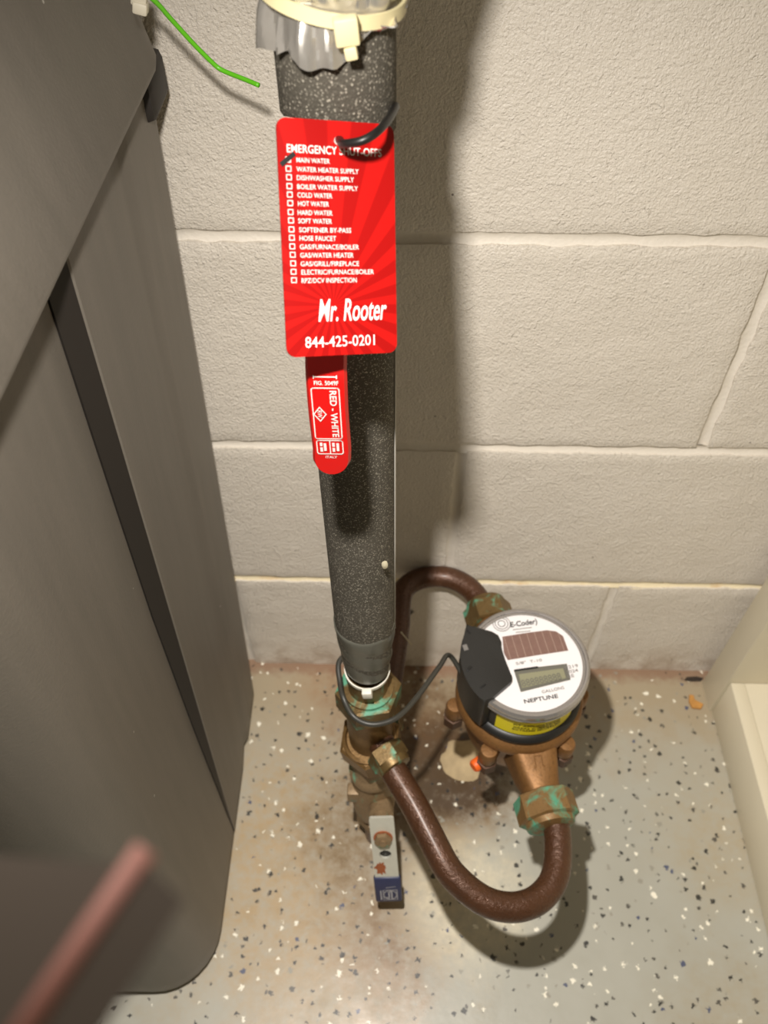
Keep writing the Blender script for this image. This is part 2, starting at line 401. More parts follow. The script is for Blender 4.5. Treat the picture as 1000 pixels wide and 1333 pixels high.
wall = struct(link('wall_back', *box(-1.4, 1.4, WALL+.012, WALL+.15, -.08, 1.5), 'mortar')); wall['label'] = 'painted concrete block wall behind the pipes'; wall['category'] = 'wall'
def block(x0, x1, z0, z1):
    nx = max(2, int((x1-x0)/.006)); nz = max(2, int((z1-z0)/.006)); V, F = [], []; R_ = .0035
    for i in range(nx+1):
        for j in range(nz+1):
            x = x0+(x1-x0)*i/nx; z = z0+(z1-z0)*j/nz
            e = min(x-x0, x1-x, z-z0, z1-z)
            d = 0 if e > R_ else (R_-e)**2/R_*.34
            q = Vector((x, 0, z)); d -= .0007*noise.noise(q*22)+.0006*noise.noise(q*90)
            jx = .0016*noise.noise(Vector((z*70, 3, x0*9))) if i in (0, nx) else 0; jz = .0016*noise.noise(Vector((x*70, 7, z0*9))) if j in (0, nz) else 0
            V.append((x+jx, WALL+d, z+jz))
    for i in range(nx):
        for j in range(nz): k = i*(nz+1)+j; F.append((k, k+nz+1, k+nz+2, k+1))
    # sides back to the bed
    rim = [i*(nz+1) for i in range(nx+1)]+[nx*(nz+1)+j for j in range(1, nz+1)]+[i*(nz+1)+nz for i in range(nx-1, -1, -1)]+[j for j in range(nz-1, 0, -1)]
    b0 = len(V); V += [(V[k][0], WALL+.013, V[k][2]) for k in rim]; n = len(rim)
    for a in range(n): F.append((rim[a], b0+a, b0+(a+1) % n, rim[(a+1) % n]))
    F.append(tuple(b0+a for a in range(n)))
    return link('block', V, F, 'wall', wall, angle=50)
JZ = [.7930, .5898, .3866, .1834, -.0198]      # underside of each course
heads = {0: .0508, 1: .2555, 2: .0508, 3: .2270}
for k in range(4):
    z0 = JZ[k+1]; z1 = JZ[k]-.010
    if k == 3: z0 = -.03
    h = heads[k]; xs = [h-.4064*i for i in range(-1, 3)]
    if k == 0: xs = [.4572, -.3556]
    if k == 1: xs = [.6619, .2555, -.2100]
    for i, x in enumerate(xs):
        a = x+.010; b = xs[i-1] if i else x+.4064
        if b < -.55 or a > .75: continue
        block(a, b, z0, z1)
    for x in xs:
        if -.5 < x < .7: link('mortar_joint', *joint_strip(x-.0022, x+.0122, z0, z1, True), 'mortar', wall, smooth=True)
    if k < 3: link('mortar_joint', *joint_strip(-.6, .75, z0-.0122, z0+.0022), 'mortar', wall, smooth=True)
block(.0608-.4064*1, .0508+.0, .793, .98); block(.0608+.2047-.2047, .4572, .793, .98)
link('mortar_joint', *joint_strip(-.6, .75, .7822, .7938), 'mortar', wall, smooth=True)

# ------------------------------------------------------------------ dark grey wheeled bin
BX = lambda z: -.1655+.0415*z            # its right side leans outward
bin_ = thing('wheeled_bin', (-.45, .31, 0), 'large dark grey plastic bin with overhanging lid standing against the left of the wall', 'bin')
def dip(z):                              # front part of the side curves inward half-way up
    ks = [(0, 0), (.03, .0006), (.12, .003), (.28, .0065), (.45, .0085), (.62, .0085), (.8, .008)]
    for (a, u), (b, v) in zip(ks, ks[1:]):
        if a <= z <= b: t = (z-a)/(b-a); t = t*t*(3-2*t); return u+(v-u)*t
    return 0
def bin_body():
    V, F = [], []; rows = [(0, .010), (.006, .003), (.015, 0), (.04, 0), (.08, 0), (.14, 0), (.2, 0), (.28, 0), (.36, 0), (.45, 0), (.54, 0), (.62, 0), (.69, 0), (.745, 0)]
    def outline(z, ins):
        X = BX(z)-ins; yf = .143-.02*z+ins; yr = .472+.006*z-ins; r = .055; pts = []; d = dip(z)
        pts.append((-.80, yf))
        for k in range(9):
            t = math.radians(-90+90*k/8); pts.append((X-r+r*math.cos(t)-d*k/8*.6, yf+r+r*math.sin(t)))
        sw = .2930-.0110*min(1, .05+z/.5); pts += [(X-d*.85, .225), (X-d, .255), (X-d, sw-.002), (X-d-.0005, sw+.001), (X-.0015, .2925), (X, .2945), (X, .31), (X, .362), (X-.0022, .388), (X+.0012, .396)]
        for k in range(7):
            t = math.radians(0+90*k/6); pts.append((X-.022+.022*math.cos(t)+.001*(1-k/6), yr-.022+.022*math.sin(t)))
        pts.append((-.80, yr)); return pts
    for z, ins in rows:
        o = outline(z, ins); n = len(o); V += [(x, y, z) for x, y in o]
    for i in range(len(rows)-1):
        for k in range(n): F.append((i*n+k, i*n+(k+1) % n, (i+1)*n+(k+1) % n, (i+1)*n+k))
    F.append(tuple(reversed(range(n)))); F.append(tuple((len(rows)-1)*n+k for k in range(n)))
    return V, F
link('body', *bin_body(), 'bin', bin_, angle=30)
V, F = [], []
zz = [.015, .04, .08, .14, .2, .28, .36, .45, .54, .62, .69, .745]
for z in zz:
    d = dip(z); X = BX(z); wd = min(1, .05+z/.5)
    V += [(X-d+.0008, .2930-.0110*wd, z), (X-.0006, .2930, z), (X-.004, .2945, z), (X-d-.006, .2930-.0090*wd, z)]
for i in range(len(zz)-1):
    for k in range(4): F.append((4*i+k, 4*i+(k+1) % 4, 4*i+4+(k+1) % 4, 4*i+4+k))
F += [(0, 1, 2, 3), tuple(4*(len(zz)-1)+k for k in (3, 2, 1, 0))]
o = link('groove_shade', V, F, 'bin_shade', bin_, angle=40); o['label'] = 'dark strip standing in for the shaded groove down the side of the bin'  # strip over the step face, coloured dark as the groove's shade
def bin_lid():
    # skirt with a flat lower rim that overhangs the body, roof sloping up to the left
    V, F = [], []
    prof = [(-.1360, .716), (-.1250, .7195), (-.1240, .723), (-.142, .80), (-.165, .880), (-.23, .915), (-.80, .94), (-.80, .716)]
    ys = [(-.06, .035), (-.045, .014), (-.03, .004), (.10, .0025), (.30, .001), (.436, 0), (.446, .002), (.450, .010)]
    for y, ins in ys:
        for x, z in prof: V.append((x-ins, y, z-(ins*.2 if z > .75 else 0)))
    n = len(prof)
    for i in range(len(ys)-1):
        for k in range(n): F.append((i*n+k, i*n+(k+1) % n, (i+1)*n+(k+1) % n, (i+1)*n+k))
    F.append(tuple(range(n))); F.append(tuple(reversed([(len(ys)-1)*n+k for k in range(n)])))
    return V, F
link('lid', *bin_lid(), 'bin', bin_, angle=32)
link('hinge_shade_bar', *box(-.78, -.1305, .4380, .4780, .690, .716, .005), 'bin_shade', bin_, angle=40)  # added dark bar, painted shade below the rear of the lid

# ------------------------------------------------------------------ white bookcase on the right
bc = thing('bookcase', (.55, .2, 0), 'white laminate bookcase with a low bottom shelf at the right edge', 'bookcase')
link('side_panel', *box(.3705, .68, .447, .484, .0, 1.2, .0012), 'white_panel', bc, angle=40)
link('bottom_shelf', *box(.3892, .66, -.25, .4468, .054, .0698, .0006), 'white_panel', bc, angle=40)
link('kick_board', *box(.3738, .3890, -.25, .4468, .0, .0700, .0008), 'white_panel', bc, angle=40)
link('back_panel', *box(.6605, .676, -.25, .4468, .0, 1.2, .001), 'white_panel', bc, angle=40)

# ------------------------------------------------------------------ riser pipe with foam
AX0, AX1 = Vector((-.0165, .2970, 0)), Vector((-.0246, .3160, .80))
def axis(z): return AX0+(AX1-AX0)*(z/.8)
def shear(vf): return [Vector((v[0], v[1], 0))+axis(v[2]) if True else v for v in map(Vector, vf[0])], vf[1]
riser = thing('water_riser', (-.0165, .2985, 0), 'vertical water pipe wrapped in dark grey foam insulation, in front of the wall', 'pipe')
link('copper_pipe', *shear(lathe([(.0111, 0), (.0111, .3), (.0111, 1.1)], 24)), 'copper', riser, angle=40)
def foam_fn(th, i, r, z): return r*(1+.006*math.sin(3*th+z*9)+.004*math.sin(7*th+z*31)), z
prof = [(.012, .352)]+[(.0165, .353), (.0182, .37), (.0200, .395)]+[(.0207+.0006*k/14, .41+.272*k/14) for k in range(15)]+[(.0208, .6825), (.012, .6826)]
fm = link('foam_sleeve', *shear(lathe(prof, 56, foam_fn)), 'foam', riser, angle=50); fm['label'] = 'long dark grey foam sleeve around the lower pipe'
sa = math.radians(-7)
link('seam_edge', *shear(tube([(r_*math.cos(sa), r_*math.sin(sa), z) for z, r_ in ((.405, .0209), (.5, .0212), (.6, .0214), (.680, .0216))], .0005, 6)), 'clear_plastic', riser, smooth=True)
def tape_fn(th, i, r, z):
    wr = .0004*math.sin(th*2+z*260)+.0005*max(0, math.sin((th+z*75)*3))**3
    return r+wr, z
prof = [(.0150, .3500), (.0163, .3505)]+[(.0167+.0042*min(1, max(0, (z-.35)/.055)), z) for z in [.352+.061*k/16 for k in range(17)]]+[(.0196, .4132)]
o = link('tape_wrap', *shear(lathe(prof, 72, tape_fn, cap=False)), 'grey_tape', riser, smooth=True); o['label'] = 'grey tape wrapped around the foot of the foam'
nk_ = aty(501, 735, .2885)
V, F = [], []
for i in range(3):
    for k in range(12):
        a = 2*PI*k/12; r = (.0032, .0022, .0006)[i]*(1+.3*noise.noise(Vector((math.cos(a), math.sin(a), i))))
        V.append((nk_.x+r*.6*math.cos(a), nk_.y-.0003-.0004*i, nk_.z+r*1.3*math.sin(a)))
for i in range(2):
    for k in range(12): F.append((i*12+k, i*12+(k+1) % 12, i*12+12+(k+1) % 12, i*12+12+k))
F.append(tuple(range(24, 36)))
link('glue_blob', V, F, 'straw', riser, smooth=True)
# upper foam with a slanting cut
def up_fn(th, i, r, z):
    s = -(1+math.sin(th))*.010-.003*math.cos(th) if i <= 2 else 0      # slanting cut, lower at the back
    return r*(1+.008*math.sin(2*th+1)), z+s
prof = [(.0125, .7612), (.0205, .7607), (.0217, .7627)]+[(.0217, .780+.3*k/10) for k in range(11)]
link('foam_sleeve', *shear(lathe(prof, 56, up_fn)), 'foam', riser, angle=50)
# duct tape bundle
def duct_fn(th, i, r, z):
    tz = .7968-.0042*math.cos(th)
    pin = 1-math.exp(-((z-tz)/.006)**2)
    tri = lambda x: abs((x/(2*PI)) % 1-.5)*4-1
    pl = .0022*tri(7*th+1.5*math.sin(2*th))+.0012*tri(15*th+1+z*60)+.0006*math.sin(23*th+z*200)
    rr = .0230+(r+.0009-.0230)*pin
    zz = z
    if i < 3:
        side = max(0, math.cos(th+.05)-.15)          # cut away toward the right
        zz = z+(.0150*side+.0016*math.sin(5*th)+.0010*math.sin(11*th))*(1, .8, .45)[i]
    return rr+pl*(.25+.75*pin), zz
zs = [.7822, .7845, .787, .790, .7935, .7968, .800, .804, .810, .82, .83, .85, .9, 1.0, 1.05]
rs = [.0248, .0247, .0243, .0238, .0232, .0230, .0234, .0244, .0256, .0268, .0276, .0280, .028, .028, .028]
o = link('duct_tape', *shear(lathe(list(zip(rs, zs)), 140, duct_fn, cap=False)), 'silver', riser, angle=16); o['label'] = 'crumpled silver duct tape tied around the upper foam'
# cream cable tie round the tape
a8 = axis(.7968)
tie = thing('cable_tie', a8, 'cream nylon cable tie cinched around the silver duct tape', 'cable tie')
ring = [a8+Vector((.0249*math.cos(t), .0249*math.sin(t), .0010*math.sin(t)-.0042*math.cos(t))) for t in [2*PI*k/48 for k in range(49)]]
link('strap', *tube(ring, 1, flat=(.0012, .0045)), 'cream_plastic', tie, angle=40)
hp = aty(451, 40, a8.y-.0272)
link('head', *xf(box(-.0040, .0040, -.0026, .0026, -.0042, .0042, .0008), T(*hp) @ RZ(.1) @ RY(-.1)), 'cream_plastic', tie, angle=40)
link('tail', *xf(box(-.0020, .0022, -.0025, .0010, -.0085, -.0044, .0006), T(*hp) @ RY(-.2)), 'cream_plastic', tie, angle=40)
# white tie at the foot of the foam
a3 = axis(.347)
tie = thing('cable_tie', a3, 'white nylon cable tie below the grey tape at the foot of the foam', 'cable tie')
link('strap', *tube([a3+Vector((.0168*math.cos(t), .0168*math.sin(t), -.0035*(1-math.sin(t))/2)) for t in [2*PI*k/40 for k in range(41)]], 1, flat=(.0010, .0036)), 'white_plastic', tie, angle=40)
link('head', *xf(box(-.0036, .0036, -.0026, .0026, -.0042, .0036, .0006), T(a3.x+.0006, a3.y-.0190, a3.z-.0045) @ RY(-.12)), 'white_plastic', tie, angle=40)

# ------------------------------------------------------------------ upper ball valve with red lever
az = axis(.725)
uv = thing('ball_valve', az, 'upper ball valve on the foam covered pipe with a red vinyl lever', 'valve')
link('body', *shear(join(hexnut(.0165, .6830, .697), lathe([(.0130, .697), (.0155, .701), (.0160, .711), (.0155, .721), (.0130, .725)], 32), hexnut(.0165, .725, .738))), 'valve_brass', uv, angle=30)
link('stem', *xf(lathe([(.006, 0), (.006, .022), (.0045, .022), (.0045, .027)], 20), T(az.x-.004, az.y-.012, .711) @ RX(PI/2)), 'brass', uv, angle=30)
# lever: strap bent outward below the stem
HL = [(-.0285, .2790, .722), (-.0285, .2770, .709), (-.0285, .2690, .700), (-.0285, .2600, .693), tuple(aty(424.5, 474, .2545)), tuple(aty(425.5, 500, .2510)), tuple(aty(428, 540, .2490)), tuple(aty(432, 580, .2475)), tuple(aty(432.5, 613, .2465))]
def lever(path, hw, th, nround=7):
    """flat strap following path in the Y-Z plane, rounded at the free end"""
    P = spline(path, 8); out = []
    L = [0]
    for i in range(1, len(P)): L.append(L[-1]+(P[i]-P[i-1]).length)
    V, F = [], []
    prof = [(-1, 0), (-.86, -.5), (.86, -.5), (1, 0), (.86, .5), (-.86, .5)]
    for i, p in enumerate(P):
        d = (P[min(i+1, len(P)-1)]-P[max(i-1, 0)]).normalized(); nn = Vector((1, 0, 0)).cross(d).normalized()
        e = L[-1]-L[i]; r = hw
        if e < hw: r = hw*math.sqrt(max(.02, 1-((hw-e)/hw)**2))
        for a, b in prof: V.append(p+Vector((1, 0, 0))*a*r+nn*b*th)
    m = len(prof)
    for i in range(len(P)-1):
        for k in range(m): F.append((i*m+k, i*m+(k+1) % m, (i+1)*m+(k+1) % m, (i+1)*m+k))
    F.append(tuple(range(m))); F.append(tuple(reversed([(len(P)-1)*m+k for k in range(m)])))
    return V, F
lp = HL[:-1]+[tuple(Vector(HL[-2])+(Vector(HL[-1])-Vector(HL[-2]))*f) for f in (.3, .55, .72, .84, .92, .97, 1)]
hd = link('lever', *lever(lp, .0083, .0042), 'red_vinyl', uv, angle=45)
HP = spline(lp, 8)[::-1]
def hplace(u, v):     # print on the lever front, u right, v up along the lever from its tip
    v = v*1.1+.0042
    for a, b in zip(HP, HP[1:]):
        L_ = (b-a).length
        if v <= L_ or b is HP[-1]:
            d = (b-a).normalized(); p = a+d*v; nn = Vector((1, 0, 0)).cross(d).normalized()
            if nn.y > 0: nn = -nn
            return p+Vector((u, 0, 0))+nn*.0024
        v -= L_
W = 'white_print'
strokes(loop_lines(rrect(-.0062, .0050, .0152, .0385, .001)), .00045, hplace, W, hd, 'printed_frame')
strokes(loop_lines(rrect(-.0060, .0050, .0075, .0143, .001))+[((-.0004, .0078), (-.0004, .014))], .00045, hplace, W, hd, 'printed_frame')
strokes(loop_lines([(-.0033, .0302), (-.0008, .0270), (-.0033, .0238), (-.0058, .0270)]), .00045, hplace, W, hd, 'printed_diamond')
for uu, a, b in ((-.0033, .0252, .0288),):
    letters('RW', W, hd, lambda u, v: hplace(uu-.0009+v, .0287-u), w=.0033, h=.0018, name='printed_mark')
letters('RED - WHITE', W, hd, lambda u, v: hplace(.0012+v, .0375-u), w=.0215, h=.0027, bold=.02)
for (u0, v0, v1) in ((-.0042, .0086, .0108), (-.0042, .0114, .0132), (-.0026, .0090, .0129), (.0010, .0086, .0106), (.0010, .0112, .0132), (.0028, .0090, .0130)):
    quad([hplace(u0-.0005, v0), hplace(u0+.0006, v0), hplace(u0+.0006, v1), hplace(u0-.0005, v1)], W, hd, 'printed_bar')
letters('FIG. 5049F', W, hd, lambda u, v: hplace(u, .0396+v), w=.0098, h=.0015, align='C')
letters('ITALY', W, hd, lambda u, v: hplace(u, .0052+v), w=.0050, h=.0013, align='C')
strokes([((-.005, .0423), (.0042, .0423)), ((-.005, .0419), (-.005, .0427)), ((.0042, .0419), (.0042, .0427))], .0004, hplace, W, hd, 'printed_arrow')

# ------------------------------------------------------------------ red shut-off tag
TL, TR, BR, BL = [Vector(v) for v in ((-.0443, .2904, .7649), (-.0032, .3063, .7549), (-.0009, .2576, .6876), (-.0420, .2417, .6977))]
TL, TR, BR, BL = [C0+(v-C0)*.98 for v in (TL, TR, BR, BL)]
tu = (TR-TL).normalized(); tv = (TL-BL); tv = (tv-tu*tv.dot(tu)).normalized(); tn = tu.cross(tv)
tc = (TL+TR+BR+BL)/4; TW = .0452*.98; TH = .0830*.98
if tn.y > 0: tn = -tn
fr = Matrix((tu, tv, tu.cross(tv))).transposed().to_4x4(); fr.translation = tc
def tp(u, v, off=.0): return tc+tu*u+tv*v+tn*off     # u,v from the card centre
V, F = prism(rrect(-TW/2, TW/2, -TH/2, TH/2, .0035, 6), -.0004, .0004)
card = link('shutoff_tag', [tc+tu*v[0]+tv*v[1]+tu.cross(tv)*v[2] for v in V], F, 'tag', None, frame=fr)
tag(card, 'red plastic emergency shut-offs checklist tag hanging on the foam covered pipe', 'tag')
# white edge of the card
# homography from crop pixels to the card
import itertools
def solve(A, b):
    n = len(b); A = [r[:]+[x] for r, x in zip(A, b)]
    for i in range(n):
        p = max(range(i, n), key=lambda k: abs(A[k][i])); A[i], A[p] = A[p], A[i]
        for k in range(n):
            if k != i:
                f = A[k][i]/A[i][i]; A[k] = [x-f*y for x, y in zip(A[k], A[i])]
    return [A[i][n]/A[i][i] for i in range(n)]
src = [(70, 42), (678, 94), (692, 1243), (130, 1280)]; dst = [(-TW/2, TH/2), (TW/2, TH/2), (TW/2, -TH/2), (-TW/2, -TH/2)]
A, b = [], []
for (x, y), (u, v) in zip(src, dst):
    A.append([x, y, 1, 0, 0, 0, -u*x, -u*y]); b.append(u); A.append([0, 0, 0, x, y, 1, -v*x, -v*y]); b.append(v)
HM = solve(A, b)
def huv(x, y):
    a, b_, c, d, e, f, g, h = HM; q = g*x+h*y+1
    return (a*x+b_*y+c)/q, (d*x+e*y+f)/q
def card_text(txt, xl, xr, yb, hpx, bold=.012, shear=0, name='lettering', par=None):
    u0, v0 = huv(xl, yb); u1, _ = huv(xr, yb); _, v1 = huv(xl, yb-hpx)
    return letters(txt, W, card, lambda u, v: tp(u0+u, v0+v, .00052), w=abs(u1-u0), h=abs(v1-v0), bold=bold, shear=shear, name=name)
card_text('EMERGENCY SHUT-OFFS', 128, 614, 226, 42, .006, name='heading')
rows = [('MAIN WATER', 178, 350, 266), ('WATER HEATER SUPPLY', 178, 498, 313), ('DISHWASHER SUPPLY', 180, 474, 357), ('BOILER WATER SUPPLY', 182, 494, 403), ('COLD WATER', 183, 363, 446), ('HOT WATER', 186, 346, 490),
        ('HARD WATER', 185, 364, 536), ('SOFT WATER', 187, 361, 579), ('SOFTENER BY-PASS', 192, 460, 625), ('HOSE FAUCET', 194, 383, 668), ('GAS/FURNACE/BOILER', 196, 499, 712), ('GAS/WATER HEATER', 198, 472, 755),
        ('GAS/GRILL/FIREPLACE', 200, 500, 799), ('ELECTRIC/FURNACE/BOILER', 204, 575, 842), ('RPZ/DCV INSPECTION', 205, 488, 885)]
for i, (s, xl, xr, yc) in enumerate(rows):
    card_text(s, xl, xr, yc+13, 25, .003, name='checklist_line')
    bx = 122+(i)*2.2; u0, v0 = huv(bx, yc+11); u1, v1 = huv(bx+24, yc-14)
    strokes(loop_lines([(u0, v0), (u1, v0), (u1, v1), (u0, v1)]), .00028, lambda u, v: tp(u, v, .00052), W, card, 'checkbox')
u0, v0 = huv(104, 284); u1, v1 = huv(158, 240)
strokes([((u0, v0), (u1, v1))], .0016, lambda u, v: tp(u, v, .0007), 'black_print', card, 'marker_stroke')
card_text('Mr. Rooter', 292, 640, 1092, 112, .012, .25, name='script_name')  #
card_text('844-425-0201', 225, 580, 1228, 55, .004, name='phone_number')
hu, hv = huv(393, 172)
link('eyelet', *xf(lathe([(.0011, 0), (.0015, 0), (.0015, .0003), (.0011, .0003), (.0011, 0)], 20, cap=False), Matrix.Translation(tp(hu, hv, .0006)) @ fr.to_3x3().to_4x4()), 'white_print', card, angle=40)
# black tie that carries the tag
pth = [tp(hu, hv, -.004), tp(hu, hv, .002), aty(447, 187, .279), aty(472, 183, .276), aty(493, 170, .281), aty(508, 152, .296), aty(514, 138, .312), aty(507, 128, .330), axis(.783)+Vector((-.004, .0245, 0))]
bt = link('tag_tie', *tube(spline(pth, 8), .0015, 10), 'black_rubber', None, smooth=True); tag(bt, 'black plastic tie looped through the hole of the red tag', 'cable tie')

# ------------------------------------------------------------------ pipe setter: nuts, body, copper loops, lower valve
st = thing('meter_setter', axis(.205), 'brass and copper meter setter with two curved copper tubes on the vertical pipe', 'pipe fitting')
o = link('hex_nut', *shear(join(hexnut(.0262, .2925, .3165, 6, .18, .10), lathe([(.0200, .3160), (.0200, .3195), (.0155, .3200), (.0150, .3400)], 40))), 'brass_green', st, angle=28); o['label'] = 'verdigris green brass nut'
link('fitting_body', *shear(lathe([(.0165, .2280), (.0185, .2340), (.0190, .2600), (.0180, .2860), (.0200, .2935)], 40)), 'brass', st, angle=35)
lowm = Matrix.Translation(axis(.221)) @ RX(math.radians(7)) @ RY(math.radians(-5)) 
link('hex_nut', *xf(join(hexnut(.0275, -.016, .012, 6, .42, .10), lathe([(.0235, .0115), (.0232, .0150), (.0205, .0160), (.0195, .0120)], 40, cap=False)), lowm), 'brass', st, angle=28)
FL = [(.2905, -.0100, .2560), ]
pts = [(-.0100, .2905, .2480), (-.0040, .2800, .2460)]+[tuple(atz(*p, z)) for p, z in zip([(512, 1002), (537, 1044), (559, 1086), (581, 1128), (600, 1150), (621, 1167), (641, 1177), (662, 1181), (680, 1179.5), (697, 1173), (711, 1161), (721, 1145), (726, 1122), (726, 1086)], [.243, .238, .233, .228, .224, .220, .217, .214, .212, .209, .207, .206, .205, .205])]
pts.append((.1355, .2440, .205))
link('front_tube', *tube(spline(pts, 8), .0112, 24), 'copper', st, smooth=True)
rp = [(-.0090, .3080, .2150), (-.0055, .345, .2050), (.0000, .395, .2010), (.0042, .4324, .2)]+[tuple(atz(*p, .2)) for p in [(520.5, 792), (523, 774), (531, 762), (545, 754), (562, 750.5), (580, 751), (597, 756.5), (613, 767), (626, 783)]]+[(.0925, .4470, .2035)]
link('rear_tube', *tube(spline(rp, 8), .0111, 24), 'copper', st, smooth=True)
gm = Matrix.Translation((.0035, .2690, .2445)) @ Vector((.55, -.80, -.08)).to_track_quat('Z', 'Y').to_matrix().to_4x4()
link('gland_nut', *xf(join(hexnut(.0165, -.020, -.006, 6, .3, .1), lathe([(.0150, -.007), (.0138, -.001), (.0113, .000)], 32)), gm), 'brass_green', st, angle=28)
gm2 = Matrix.Translation((-.006, .332, .2085)) @ Vector((.07, 1, -.2)).to_track_quat('Z', 'Y').to_matrix().to_4x4()
link('gland_nut', *xf(hexnut(.0165, -.010, .006, 6, .3, .1), gm2), 'brass_green', st, angle=28)

lv = thing('ball_valve', axis(.0), 'lower ball valve near the floor with a steel lever and blue grip', 'valve')
link('body', *shear(join(hexnut(.0185, .050, .068, 6, .3), lathe([(.0155, .068), (.0195, .080), (.0215, .105), (.0215, .130), (.0195, .150), (.0180, .160)], 36), lathe([(.0178, .1600), (.0212, .1625), (.0215, .1695), (.0195, .1730), (.0178, .1760), (.0186, .2060)], 36))), 'valve_brass', lv, angle=32)
link('body_lug', *xf(box(-.007, .007, -.006, .006, -.010, .010, .0015), T(-.0345, .2905, .135)), 'valve_brass', lv, angle=40)
HT = Vector((-.0093, .2640, .1500)); HB = Vector((-.0010, .2215, .0470))
hz = (HT-HB).normalized(); hx = Vector((1, 0, 0)); hx = (hx-hz*hx.dot(hz)).normalized(); hn = hx.cross(hz)
if hn.y > 0: hn = -hn
def lpv(u, v, n=0): return HB+hx*u+hz*v+hn*n        # u across, v up from the grip end, n out
LL = (HT-HB).length
def lbox(u0, u1, v0, v1, n0, n1, bev=0):
    V, F = box(u0, u1, v0, v1, n0, n1, bev); return [lpv(*v) for v in V], F
sm_ = Vector((-.0095, .2700, .1330))
link('stem', *xf(lathe([(.0115, -.016), (.0115, .0), (.0078, .001), (.0078, .010)], 24), Matrix.Translation(sm_) @ hn.to_track_quat('Z', 'Y').to_matrix().to_4x4()), 'valve_brass', lv, angle=30)
hole = (0.0006, .0640); hr = .0056
# lever plate with a real hole: ring of quads round the hole
def plate():
    w = .0112; v0, v1 = .018, LL; out = rrect(-w, w, v0, v1, .0022, 3); n = 48
    # resample outline by angle about the hole
    def hit(t):
        d = (math.cos(t), math.sin(t)); best = None
        for i in range(len(out)):
            (x1, y1), (x2, y2) = out[i], out[(i+1) % len(out)]; x1 -= hole[0]; x2 -= hole[0]; y1 -= hole[1]; y2 -= hole[1]
            ex, ey = x2-x1, y2-y1; den = d[0]*ey-d[1]*ex
            if abs(den) < 1e-12: continue
            s = (x1*ey-y1*ex)/den; q = (x1*d[1]-y1*d[0])/den
            if s > 0 and -1e-6 <= q <= 1+1e-6 and (best is None or s < best): best = s
        return (hole[0]+d[0]*best, hole[1]+d[1]*best)
    angs = sorted([2*PI*k/n for k in range(n)]+[math.atan2(y-hole[1], x-hole[0]) % (2*PI) for x, y in out]); m = len(angs)
    O = [hit(a) for a in angs]; I = [(hole[0]+hr*math.cos(a), hole[1]+hr*math.sin(a)) for a in angs]
    V = [lpv(x, y, 0) for x, y in O]+[lpv(x, y, 0) for x, y in I]+[lpv(x, y, .0026) for x, y in O]+[lpv(x, y, .0026) for x, y in I]; F = []
    for k in range(m):
        j = (k+1) % m; F += [(k, j, m+j, m+k), (2*m+k, 3*m+k, 3*m+j, 2*m+j), (k, 2*m+k, 2*m+j, j), (m+k, m+j, 3*m+j, 3*m+k)]
    return V, F
pl = link('lever_plate', *plate(), 'steel', lv)
gr = link('blue_grip', *lbox(-.0128, .0128, -.0005, .0335, -.0014, .0042, .0018), 'blue_vinyl', lv, angle=50); gr['label'] = 'blue vinyl grip with white emblem'
bm_ = Matrix.Translation(lpv(.0, .0865, .0026)) @ hn.to_track_quat('Z', 'Y').to_matrix().to_4x4()
bo = link('bolt_head', *xf(join(hexnut(.0080, .0008, .0058, 6, .2), lathe([(.0034, .0055), (.0034, .0078)], 16)), bm_), 'valve_brass', lv, angle=30)
link('washer', *xf(lathe([(.0088, 0), (.0088, .0010)], 28), bm_), 'rust', bo, angle=30)
link('hole_shade_disc', *[(lambda V, F: ([lpv(hole[0]+v[0], hole[1]+v[1], v[2]) for v in V], F))(*lathe([(.0072, -.0016), (.0072, -.0002)], 24))][0], 'black_rubber', lv, angle=40)  # added black disc behind the hole, its colour stands in for shade
# rust blotch on the plate (raised flaky scale)
V = [lpv(-.0048, .046, .0028)]; n = 26
for k in range(n):
    a = 2*PI*k/n; r = .0066*(1+.35*noise.noise(Vector((math.cos(a)*2, math.sin(a)*2, 4.2)))+.25*random.uniform(-1, 1)); V.append(lpv(-.0048+r*.85*math.cos(a), .046+r*1.25*math.sin(a), .00265))
link('rust_patch', V, [(0, 1+k, 1+(k+1) % n) for k in range(n)], 'rust', lv)
gp = lambda u, v: lpv(u, v, .00432)
P_ = 'grey_print2'; MT[P_] = plain('pale_print', srgb(168, 166, 168), .5)
strokes(loop_lines([(-.0048, .0035), (.0085, .0035), (.0085, .0170), (-.0048, .0170)]), .0006, gp, P_, gr, 'emblem_frame')
strokes(loop_lines([(.0018+.0062*math.cos(2*PI*k/24), .0102+.0062*math.sin(2*PI*k/24)) for k in range(24)]), .0011, gp, P_, gr, 'emblem_ring')
strokes([((.0006, .0062), (.0006, .0140)), ((.0032, .0050), (.0032, .0152)), ((.0006, .0140), (.0030, .0152)), ((-.0020, .0065), (.0006, .0062))], .0012, gp, P_, gr, 'emblem_letters')
strokes([((-.0070, .0040), (-.0070, .0080)), ((-.0070, .0095), (-.0070, .0160))], .0011, gp, P_, gr, 'emblem_bar')
strokes([((-.0015, .0205), (.0070, .0216))], .0006, gp, P_, gr, 'emblem_line')

